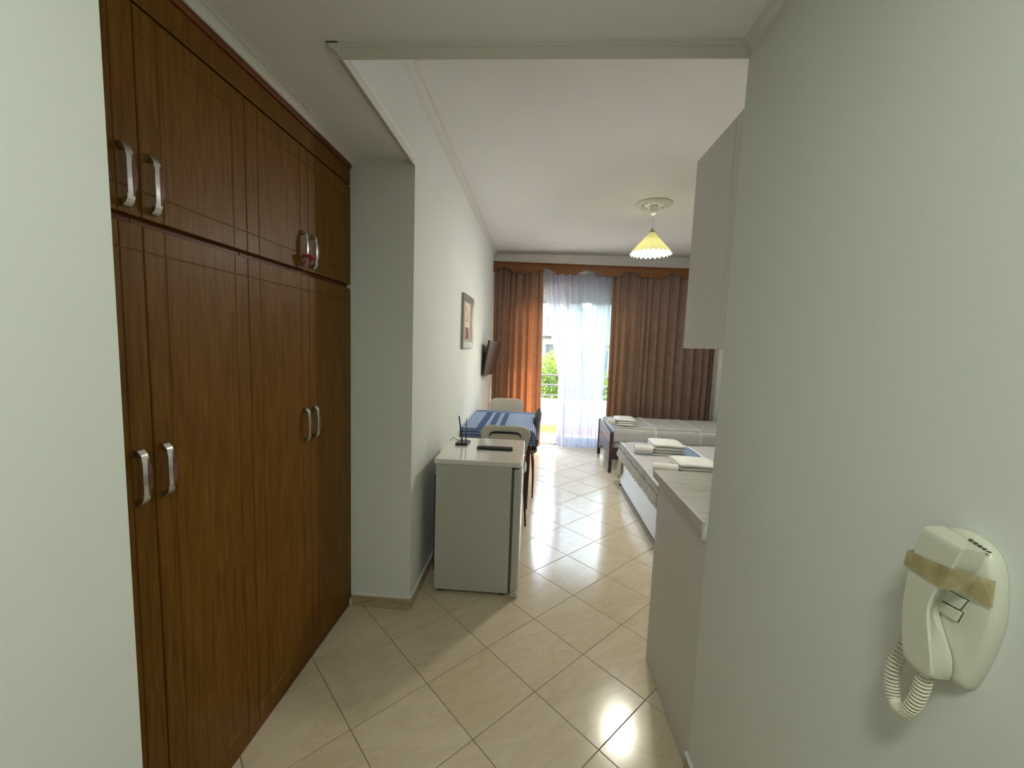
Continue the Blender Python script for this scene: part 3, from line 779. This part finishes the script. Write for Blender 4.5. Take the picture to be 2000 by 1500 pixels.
# plane through near-top, near-bottom, far-top
A = Vector((-.545, 4.76, 1.517)); Bq = Vector((-.612, 4.755, 1.10)); Cq = Vector((-.470, 5.37, 1.503))
ex = (Cq - A).normalized(); ez = (A - Bq); ez = (ez - ex * ez.dot(ex)).normalized(); ey = ex.cross(ez)   # ey points to the room
if ey.x < 0: ey = -ey
Rt = Matrix((ex, ey, ez)).transposed()
ctr = (Bq + Cq) / 2; W_, H_ = (Cq - A).length, (A - Bq).length
MB().obox(ctr - ey * .012, (W_, .024, H_), Rt).build('case', M_BLK, tv, bevel=.006)
MB().obox(ctr + ey * .0005, (W_ - .03, .003, H_ - .035), Rt).build('screen', M_TVS, tv)
MB().obox(ctr - ey * .04 - ez * .04, (W_ * .55, .035, H_ * .6), Rt).build('rear_housing', M_BLK, tv, bevel=.01)
c0 = ctr - ey * .055 - ez * .03
arm = MB().tube([c0, (XL + .02, c0.y - .05, 1.27)], .014, 8); arm.box(XL + .001, XL + .016, c0.y - .11, c0.y + .01, 1.17, 1.37)
arm.build('bracket', M_BLK, tv, bevel=.002)
cb = MB().tube([ctr - ez * (H_ / 2) - ey * .02 - ex * .15, Vector((-.600, 4.93, 1.05)), Vector((-.61, 4.98, 1.035)), Vector((-.61, 5.03, 1.07)), Vector((-.60, 5.05, 1.11))], .005, 6)
cb.tube([ctr - ez * (H_ / 2) - ey * .03, Vector((-.615, 5.1, 1.0)), Vector((-.625, 5.13, .8)), Vector((-.63, 5.15, .35))], .004, 6)
cb.build('cable', M_WPL, tv, smooth=True)

# ---------------------------------------------------------------- pendant lamp
ZR = ZC; ZC = 2.83
lx, ly = 1.03, 4.02
crs = empty('ceiling_rose', (lx, ly, ZC - .02), 'round white moulded ceiling rose above the pendant lamp', 'ceiling rose')
MB().lathe([(.001, ZC), (.163, ZC), (.166, ZC - .006), (.158, ZC - .013), (.146, ZC - .010), (.138, ZC - .018), (.122, ZC - .020), (.108, ZC - .012), (.09, ZC - .012), (.078, ZC - .018), (.055, ZC - .022), (.05, ZC - .016), (.001, ZC - .016)], (lx, ly), 48).build('disc', M_CORN, crs, smooth=True)
for k in range(12):
    a = k * pi / 6; MB().lathe([(.001, ZC - .026), (.008, ZC - .025), (.013, ZC - .018), (.010, ZC - .012)], (lx + .10 * cos(a), ly + .10 * sin(a)), 8).build('ornament', M_CORN, crs, smooth=True)
pl = empty('pendant_lamp', (lx, ly, 2.34), 'lit pendant lamp with a pleated yellow shade above the beds', 'lamp')
MB().lathe([(.001, 2.815), (.034, 2.815), (.036, 2.80), (.030, 2.745), (.020, 2.735), (.006, 2.728), (.001, 2.728)], (lx, ly), 24).build('canopy', M_WPL, pl, smooth=True)
MB().tube([(lx, ly, 2.73), (lx + .003, ly, 2.66), (lx, ly, 2.595)], .0028, 8).build('cord', M_WPL, pl, smooth=True)
MB().lathe([(.004, 2.61), (.008, 2.592), (.022, 2.585), (.024, 2.565), (.020, 2.558), (.018, 2.50), (.001, 2.50)], (lx, ly), 20).build('lamp_holder', mat('brass_holder', (.35, .28, .13), .35, .6), pl, smooth=True)
NPl = 26; sm = MB(); rings = []
for j in range(9):
    t = j / 8; r = .028 + (.190 - .028) * t; z = 2.568 - (2.568 - 2.385) * (t ** .95)
    ring = []
    for k in range(NPl * 6):
        a = 2 * pi * k / (NPl * 6); f = abs(((k / 6) % 1) - .5) * 2        # 1 at valley, 0 at crest
        rr_ = r * (1 - .075 * f * (t + .15)); zz = z
        if j == 8: zz = z - .022 * (1 - f) ** .6 + .006
        ring.append((lx + rr_ * cos(a), ly + rr_ * sin(a), zz))
    rings.append(ring)
sm.loft(rings, caps=False); sm.build('shade', M_SHADE, pl, smooth=False, normals=False)
MB().lathe([(.001, 2.398), (.02, 2.402), (.032, 2.418), (.036, 2.438), (.03, 2.462), (.018, 2.485), (.012, 2.5), (.001, 2.5)], (lx, ly), 20).build('bulb', M_BULB, pl, smooth=True)
bpy.data.objects['bulb'].visible_shadow = True
pd.location = (lx, ly, 2.365)
ZC = ZR; KS = (ZC - 1.4903) / (2.83 - 1.4903)        # modelled under a 2.83 m ceiling, fitted to the real one
for o in (crs, pl, pd):
    o.location = Vector((0, 0, 1.4903)) + (Vector(o.location) - Vector((0, 0, 1.4903))) * KS
    if o is not pd: o.scale = (KS, KS, KS)
# hall fitting behind the camera that holds the hall light
hl = empty('hall_lamp', (.02, -.30, 2.366), 'round flat white ceiling lamp on the low hall ceiling behind the camera', 'lamp')
MB().lathe([(.001, 2.385), (.16, 2.385), (.16, 2.366), (.001, 2.366)], (.02, -.30), 32).build('housing', M_WPL, hl, smooth=False)

# ---------------------------------------------------------------- kitchen block
ku = empty('kitchen_base_cabinet', (1.2, 1.62, 0), 'white laminate kitchen base cabinet, its plain side facing the hall', 'cabinet')
B(.59, .608, 1.345, 1.882, .001, .888).build('side_panel', M_LAM, ku, bevel=.001)
B(.608, 2.2, 1.36, 1.86, .08, .888).build('carcass', M_LAM, ku)
B(.608, 2.2, 1.40, 1.80, .001, .08).build('plinth', M_LAM, ku)
for k in range(3):
    a = .612 + k * .53
    d_ = B(a, a + .525, 1.862, 1.88, .085, .885).build('door', M_LAM, ku, bevel=.001)
    MB().tube([(a + .47, 1.88, .80), (a + .47, 1.905, .795), (a + .47, 1.905, .70), (a + .47, 1.88, .695)], .005, 8).build('handle', M_CHROME, d_, smooth=True)
wt = empty('kitchen_worktop', (1.39, 1.63, .89), 'pale marble-look worktop on the kitchen base cabinet', 'worktop')
B(.578, 2.22, 1.346, 1.915, .889, .925).build('slab', M_MARB, wt, bevel=.002)
B(.572, .578, 1.346, 1.915, .889, .9245).build('edge_band', mat('edge_band_beige', (.56, .51, .46), .4), wt, bevel=.001)
B(.580, .588, 1.346, 1.90, .882, .889).build('lower_trim', M_GASK, wt)
sl_ = MB().tube([(.585, 1.348, .86), (.588, 1.352, .90), (.60, 1.350, .935)], [.012, .010, .006], 8)
sl_.build('sealant', M_WALL, wt, smooth=True)
uc = empty('kitchen_wall_cabinet', (1.2, 1.56, 1.497), 'white wall cabinet hung high above the kitchen worktop', 'cabinet')
B(.597, .613, 1.405, 1.722, 1.497, 2.226).build('side_panel', M_LAM, uc, bevel=.001)
B(.613, 2.0, 1.345, 1.70, 1.50, 2.222).build('carcass', M_LAM, uc)
B(.597, .613, 1.347, 1.402, 1.499, 2.228).build('filler_strip', M_LAM, uc, bevel=.003)
for k in range(3):
    a = .615 + k * .46; d_ = B(a, a + .455, 1.702, 1.72, 1.50, 2.222).build('door', M_LAM, uc, bevel=.001)
    MB().tube([(a + .41, 1.72, 1.60), (a + .41, 1.742, 1.605), (a + .41, 1.742, 1.69), (a + .41, 1.72, 1.695)], .005, 8).build('handle', M_CHROME, d_, smooth=True)

# ---------------------------------------------------------------- wall socket
so = empty('wall_socket', (2.51, YB, .97), 'small white wall socket beside the right curtain', 'socket')
B(2.46, 2.57, YB - .009, YB, .935, 1.01).build('plate', M_OUT, so, bevel=.003)
for x in (2.492, 2.538): MB().obox((x, YB - .010, .972), (.034, .004, .045), Matrix.Identity(3)).build('socket_insert', M_WPL, so, bevel=.001)

# ---------------------------------------------------------------- beds
b1 = empty('single_bed', (1.9, 5.25, 0), 'single bed with dark wooden footboard along the curtained far wall', 'bed')
for y in (4.812, 5.675):
    MB().box(.905, .945, y - .0, y + .035, 0, .492).build('post', M_WENGE, b1, bevel=.003)
fb_ = MB().box(.912, .936, 4.86, 5.665, .345, .488); fb_.build('footboard_panel', M_WENGE, b1, bevel=.002)
prof = [(4.86, .338), (5.665, .338), (5.665, .10)]
for k in range(17):
    t = k / 16; prof.append((5.60 - t * .68, .10 + .105 * sin(pi * t) ** .6))
prof += [(4.86, .10)]
MB().prism(prof, 0, .914, .934).build('footboard_panel', M_WENGE, b1)
B(.945, 2.85, 4.845, 4.87, .16, .30).box(.945, 2.85, 5.68, 5.70, .16, .30).build('side_rail', M_WENGE, b1)
B(2.85, 2.89, 4.81, 5.71, 0, .85).build('headboard', M_WENGE, b1, bevel=.004)
B(.95, 2.84, 4.875, 5.67, .26, .46).build('mattress', M_PILL, b1, bevel=.04, seg=4)
def soft_cover(x0, x1, y0, y1, zt, hang, r=.05, seed=1, nx=70, ny=44, foot=True, bumpy=.004):
    # grid over the mattress: hangs down on both long sides and at the foot
    rnd = random.Random(seed); ph_ = [rnd.uniform(0, 6) for _ in range(6)]
    LX = (x1 - x0) + (hang if foot else 0); LY = (y1 - y0) + 2 * hang
    def fn(u, v_):
        sx = u * LX - (hang if foot else 0); sy = v_ * LY - hang
        dx = max(0, -sx); dy = max(0, -sy, sy - (y1 - y0))
        x = x0 + max(0, sx); y = y0 + min(max(0, sy), y1 - y0); z = zt
        d = sqrt(dx * dx + dy * dy)
        ang = min(d / r, pi / 2); out_d = r * sin(ang) * .9; dz = r * (1 - cos(ang)) + max(0, d - r * pi / 2)
        wv = .0055 * sin(26 * (sx if dy else sy) + ph_[0]) * min(1, d / hang) if d else 0
        if d:
            nx_, ny_ = -dx / d, (-dy if sy < 0 else dy) / d
            # round inwards: top shrinks by r
            x += nx_ * (out_d - r * .9 + wv); y += ny_ * (out_d - r * .9 + wv)
        z -= dz
        z += bumpy * (sin(7 * sx + ph_[1]) * sin(9 * sy + ph_[2]) + .6 * sin(17 * sx + 5 * sy + ph_[3])) * (1 if not d else .4)
        return (x, y, z)
    return MB().grid(fn, nx, ny), fn
mb, fn1 = soft_cover(.958, 2.84, 4.85, 5.695, .535, .20, seed=4)
cv = mb.build('bedspread', M_BEDC, b1, smooth=True, solid=.004)
def band_on(fn, u0, u1, v0, v1, lift, name, m, parent, nu=4, nv=44):
    def g(u, v_):
        p = Vector(fn(u0 + (u1 - u0) * u, v0 + (v1 - v0) * v_)); q = Vector(fn(u0 + (u1 - u0) * u, min(1, v0 + (v1 - v0) * v_ + .01)))
        return (p.x, p.y + (-lift if v0 + (v1 - v0) * v_ < .12 else 0), p.z + lift)
    return MB().grid(g, nu, nv).build(name, m, parent, smooth=True, solid=.003)
for x_ in (1.45, 1.97):
    u_ = (x_ - .958 + .20) / (1.882 + .20)
    band_on(fn1, u_ - .004, u_ + .006, .0, .97, .005, 'piping', M_PIPE, cv, 2)
def pillow(name, cx, cy, cz, sx, sy, sz, tilt, label, group=None):
    mb = MB()
    def sup(a): return (1 if a > 0 else -1) * abs(a) ** .7
    rings = []
    for j in range(13):
        ph2 = -pi / 2 + pi * j / 12; ring = []
        for k in range(32):
            a = 2 * pi * k / 32; rr_ = cos(ph2) ** .55 if cos(ph2) > 0 else 0
            x = sx / 2 * sup(cos(a)) * rr_; y = sy / 2 * sup(sin(a)) * rr_; z = sz / 2 * sin(ph2) * (1 - .25 * (abs(x / (sx / 2)) ** 4))
            p = Matrix.Rotation(tilt, 3, 'Y') @ Vector((x, y, z)); ring.append((cx + p.x, cy + p.y, cz + p.z))
        rings.append(ring)
    return tag(mb.loft(rings).build(name, M_PILL, None, smooth=True), label, 'pillow', group)
pillow('pillow', 2.66, 5.27, .635, .46, .68, .14, radians(-14), 'white pillow at the head of the single bed, by the socket')
b2 = empty('double_bed', (1.9, 3.7, 0), 'double bed with white laminate base and dark feet, nearer the kitchen', 'bed')
B(.958, 2.85, 3.0, 4.39, .035, .30).build('base', M_LAMB, b2, bevel=.002)
B(.950, .958, 3.02, 4.37, .075, .285).build('foot_panel', M_LAMB, b2, bevel=.002)
B(.975, 2.84, 3.02, 4.37, 0, .035).build('plinth', M_GASK, b2)
B(.955, .985, 4.372, 4.40, 0.0, .30).build('corner_post', M_WENGE, b2)
B(.96, 2.85, 3.01, 4.38, .30, .43).build('mattress', M_PILL, b2, bevel=.04, seg=4)
B(2.85, 2.89, 2.98, 4.41, 0, .85).build('headboard', M_LAMB, b2, bevel=.004)
mb, fn2 = soft_cover(.935, 2.84, 2.985, 4.42, .475, .085, r=.04, seed=8, bumpy=.0065)
cv2 = mb.build('quilt', M_QUILT, b2, smooth=True, solid=.005)
LX2 = 1.905 + .085
def uq(x): return (x - .935 + .085) / LX2
for a, b, m, l in ((1.27, 1.33, M_PIPE, .004), (1.33, 1.60, M_BLUE, .0035), (1.60, 1.63, M_PIPE, .005)):
    band_on(fn2, uq(a), uq(b), .05, .95, l + .003, 'quilt_band', m, cv2, 6)
# stitched border just inside the hem
band_on(fn2, .040, .046, .03, .97, .005, 'stitched_seam', M_RUFF, cv2, 2, 60)
# ruffle: pleated strip below the quilt hem along foot and far side
def ruffle(pa, pb, n, h, outn, seed):
    rnd = random.Random(seed); pa, pb = Vector(pa), Vector(pb); L_ = (pb - pa); outn = Vector(outn)
    offs = [rnd.uniform(.7, 1.3) for _ in range(n + 2)]
    def fn(u, v_):
        k = u * n; p = pa + L_ * u; s_ = sin(2 * pi * k) * offs[int(k)]
        q = p + outn * (.012 * s_ * (.35 + v_) + .014 * v_); q.z -= h * v_ * (1 + .12 * sin(2.3 * k)) ; return tuple(q)
    return MB().grid(fn, n * 10, 6)
hem = .475 - .04 - (.085 - .04 * pi / 2) - .002
rm = ruffle((.932, 2.99, hem + .004), (.932, 4.41, hem + .004), 44, .072, (-1, 0, 0), 3).build('ruffle', M_RUFF, cv2, smooth=True)
ruffle((.935, 4.418, hem + .004), (2.7, 4.418, hem + .004), 50, .066, (0, 1, 0), 5).build('ruffle', M_RUFF, cv2, smooth=True)
# cream sheet corner hanging at the far foot corner
def shf(u, v_):
    y = 4.24 + .17 * u; z = .33 - (.24 if u > .55 else .19 - .10 * abs(u - .3)) * v_
    return (.935 + .010 * sin(14 * u) + .004 * sin(9 * v_) - .005 * v_, y, z)
MB().grid(shf, 14, 8).build('hanging_sheet', M_SHEET, b2, smooth=True, solid=.003)

# ---------------------------------------------------------------- towels
def towel(name, cx, cy, z0, lx_, wy, h, layers, rot, label, group, seed):
    t = empty(name, (cx, cy, z0), label, 'towel', group, local=True); t.rotation_euler = (0, 0, rot)
    rnd = random.Random(seed); lh = h / layers
    mb = MB()
    for k in range(layers):
        zc_ = lh * (k + .5); ins = rnd.uniform(0, .012); n = 14; rings = []
        for j in range(9):
            u = j / 8; x = -lx_ / 2 + ins + (lx_ - ins - rnd.uniform(0, .004)) * u
            ring = []
            eh = lh * (.53 if 0 < j < 8 else .30)
            for q in range(n):
                a = 2 * pi * q / n; c_, s_ = cos(a), sin(a)
                yy = (1 if c_ > 0 else -1) * abs(c_) ** .35 * (wy / 2 - ins * .8) ; zz = (1 if s_ > 0 else -1) * abs(s_) ** .6 * eh
                sag = .003 * sin(5 * u + k + yy * 20)
                ring.append((x + .002 * sin(q + k), yy, zc_ + zz + sag * (k / layers)))
            rings.append(ring)
        mb.loft(rings)
    mb.build('folded_layers', M_TOWEL, t, smooth=True)
    return t
def rolled(name, cx, cy, z0, ln, r, rot, label, group):
    t = empty(name, (cx, cy, z0), label, 'towel', group, local=True); t.rotation_euler = (0, 0, rot)
    sp = []
    turns = 2.6; n = 46; th = r * .30
    for k in range(n + 1):
        f = k / n; a = f * turns * 2 * pi; rr_ = r * (.22 + .78 * f); sp.append((rr_ * cos(a) * 1.25, r * 1.02 + rr_ * sin(a)))
    rings = []
    for k in range(n + 1):
        f = k / n; a = f * turns * 2 * pi; rr_ = r * (.22 + .78 * f)
        o_x, o_z = rr_ * cos(a) * 1.3, r + rr_ * sin(a); i_x, i_z = (rr_ - th * .85) * cos(a) * 1.3, r + (rr_ - th * .85) * sin(a)
        rings.append([(o_x, -ln / 2, o_z), (o_x, ln / 2, o_z), (i_x, ln / 2, i_z), (i_x, -ln / 2, i_z)])
    mb = MB().loft(rings); mb.build('roll', M_TOWEL, t, smooth=False, bevel=.003)
    return t
GT = 'white towels laid out on the beds'
# double bed, further set
towel('folded_towel', 1.295, 4.00, .480, .29, .30, .115, 4, radians(-3), 'larger white folded towel of the further set on the double bed', GT, 1)
rolled('rolled_towel', 1.065, 3.94, .480, .17, .044, radians(84), 'small white rolled towel of the further set on the double bed', GT)
# nearer set
towel('folded_towel', 1.35, 3.40, .480, .33, .30, .100, 4, radians(-2), 'larger white folded towel of the nearer set, just beyond the worktop', GT, 2)
rolled('rolled_towel', 1.085, 3.33, .480, .19, .044, radians(80), 'small white rolled towel of the nearer set, just beyond the worktop', GT)
# single bed set
towel('folded_towel', 1.135, 5.15, .538, .25, .32, .080, 3, radians(-4), 'larger white folded towel at the foot of the single bed', GT, 3)
rolled('rolled_towel', .965, 5.09, .538, .09, .038, radians(80), 'small white rolled towel at the foot of the single bed', GT)

# ---------------------------------------------------------------- intercom
ic = empty('intercom_phone', (XH, .545, 1.05), 'cream intercom handset with yellowed tape on the right hall wall', 'intercom')
base_o = [(.592, 1.235), (.585, 1.257), (.567, 1.264), (.545, 1.263), (.524, 1.252), (.513, 1.228), (.508, 1.195), (.507, 1.162), (.514, 1.115), (.525, 1.072), (.532, 1.061), (.545, 1.056), (.560, 1.054), (.575, 1.058), (.584, 1.075), (.592, 1.12), (.595, 1.18)]
def densify(p, n=3, sharp=(0, 1)):
    out_ = []; L_ = len(p)
    for i in range(L_):
        p0, p1, p2, p3 = (Vector(p[(i + k - 1) % L_]) for k in range(4))
        sharp1 = i in sharp; sharp2 = (i + 1) % L_ in sharp
        for k in range(n):
            t = k / n
            t1 = (p2 - p0) * .5 if not sharp1 else (p2 - p1); t2 = (p3 - p1) * .5 if not sharp2 else (p2 - p1)
            h = (2 * t ** 3 - 3 * t * t + 1) * p1 + (t ** 3 - 2 * t * t + t) * t1 + (-2 * t ** 3 + 3 * t * t) * p2 + (t ** 3 - t * t) * t2
            out_.append((h.x, h.y))
    return out_
base_o = densify(base_o, 3, ())
by, bz = .55, 1.16
def ringx(ol, x, s_): return [(x, by + (y - by) * s_, bz + (z - bz) * s_) for y, z in ol]
MB().loft([ringx(base_o, XH - .0005, 1.0), ringx(base_o, XH - .010, 1.0), ringx(base_o, XH - .016, .96), ringx(base_o, XH - .019, .88), ringx(base_o, XH - .020, .4)]).build('wall_plate', M_INT, ic, smooth=True, bevel=.001)
front = [(.568, 1.264), (.515, 1.260), (.524, 1.227), (.537, 1.196), (.546, 1.160), (.540, 1.125), (.533, 1.097), (.531, 1.073), (.552, 1.066), (.571, 1.072), (.579, 1.105), (.583, 1.145), (.582, 1.19), (.576, 1.233)]
back = [(.577, 1.262), (.522, 1.254), (.531, 1.220), (.552, 1.188), (.566, 1.148), (.555, 1.121), (.541, 1.094), (.541, 1.064), (.560, 1.060), (.580, 1.068), (.588, 1.105), (.592, 1.145), (.591, 1.19), (.585, 1.233)]
fd, bd_ = densify(front), densify(back)
def rx_(ol, x, c=None, s_=1.0):
    cy_, cz_ = .558, 1.165
    return [(x + .006 * (1 if abs(z - 1.165) < .04 else max(0, 1 - (abs(z - 1.165) - .04) / .04)) * 0, cy_ + (y - cy_) * s_, cz_ + (z - cz_) * s_) for y, z in ol]
hs = MB().loft([rx_(bd_, XH - .021), rx_(bd_, XH - .030), rx_(fd, XH - .053), rx_(fd, XH - .0555, s_=.975), rx_(fd, XH - .0565, s_=.9)])
hs.build('handset', M_INT, ic, smooth=False, bevel=.0022, seg=3)
M_LINE = mat('button_gap', (.05, .045, .03), .6)
for q in ([(.5590, 1.1800), (.5340, 1.1815), (.5410, 1.1645), (.5660, 1.1625)], [(.5640, 1.1605), (.5375, 1.1625), (.5420, 1.1465), (.5680, 1.1450)]):
    cy_ = sum(p[0] for p in q) / 4; cz_ = sum(p[1] for p in q) / 4
    big = [(cy_ + (y - cy_) * 1.06, cz_ + (z - cz_) * 1.10) for y, z in q]
    MB().prism(big, 0, XH - .0205, XH - .0196).build('button_gap', M_LINE, ic)
    MB().prism(q, 0, XH - .0235, XH - .0196).build('button', M_INT, ic, bevel=.0012)
tp_ = MB(); top = [(XH - .030, .5895, 1.222), (XH - .0575, .584, 1.2215), (XH - .0577, .5225, 1.2290), (XH - .040, .5205, 1.226), (XH - .0250, .5200, 1.222), (XH - .0212, .507, 1.224)]
bot = [(XH - .030, .5915, 1.197), (XH - .0575, .5865, 1.198), (XH - .0577, .5335, 1.197), (XH - .040, .532, 1.195), (XH - .0250, .532, 1.190), (XH - .0212, .506, 1.190)]
for k in range(len(top) - 1): tp_.add([top[k], top[k + 1], bot[k + 1], bot[k]], [(0, 1, 2, 3)])
tp_.build('adhesive_tape', M_TAPE, ic, solid=.0004)
vn = MB()
for k in range(5): vn.box(XH - .0195, XH - .0165, .520 + k * .0055, .5235 + k * .0055, 1.2535 - .0 + k * .0012, 1.2548 + k * .0012)
vn.build('vent_slots', M_LINE, ic)
path = [(XH - .042, .550, 1.075), (XH - .042, .552, 1.052), (XH - .042, .556, 1.026), (XH - .042, .564, 1.000), (XH - .041, .576, .984), (XH - .040, .590, .984), (XH - .038, .600, 1.000), (XH - .036, .604, 1.024), (XH - .030, .604, 1.050), (XH - .022, .600, 1.078)]
path = [Vector(p) for p in path]
def cr(t):
    k = min(int(t), len(path) - 2); f = t - k
    p0, p1, p2, p3 = path[max(k - 1, 0)], path[k], path[k + 1], path[min(k + 2, len(path) - 1)]
    return .5 * ((2 * p1) + (p2 - p0) * f + (2 * p0 - 5 * p1 + 4 * p2 - p3) * f * f + (3 * p1 - p0 - 3 * p2 + p3) * f ** 3)
TURN = 40; NS = TURN * 12; hel = []; R_ = .0080
L8 = len(path) - 1; xax = Vector((1, 0, 0))
for i in range(NS + 1):
    t = L8 * i / NS; p = cr(t); q = cr(min(L8, t + .02)) - cr(max(0, t - .02)); q.normalize()
    x = (Vector((1, 0, 0)) - q * q.x).normalized(); y = q.cross(x); a = 2 * pi * TURN * i / NS
    hel.append(p + (x * cos(a) + y * sin(a)) * R_)
MB().tube(hel, .0015, 6).build('coiled_cord', M_CORD, ic, smooth=True)
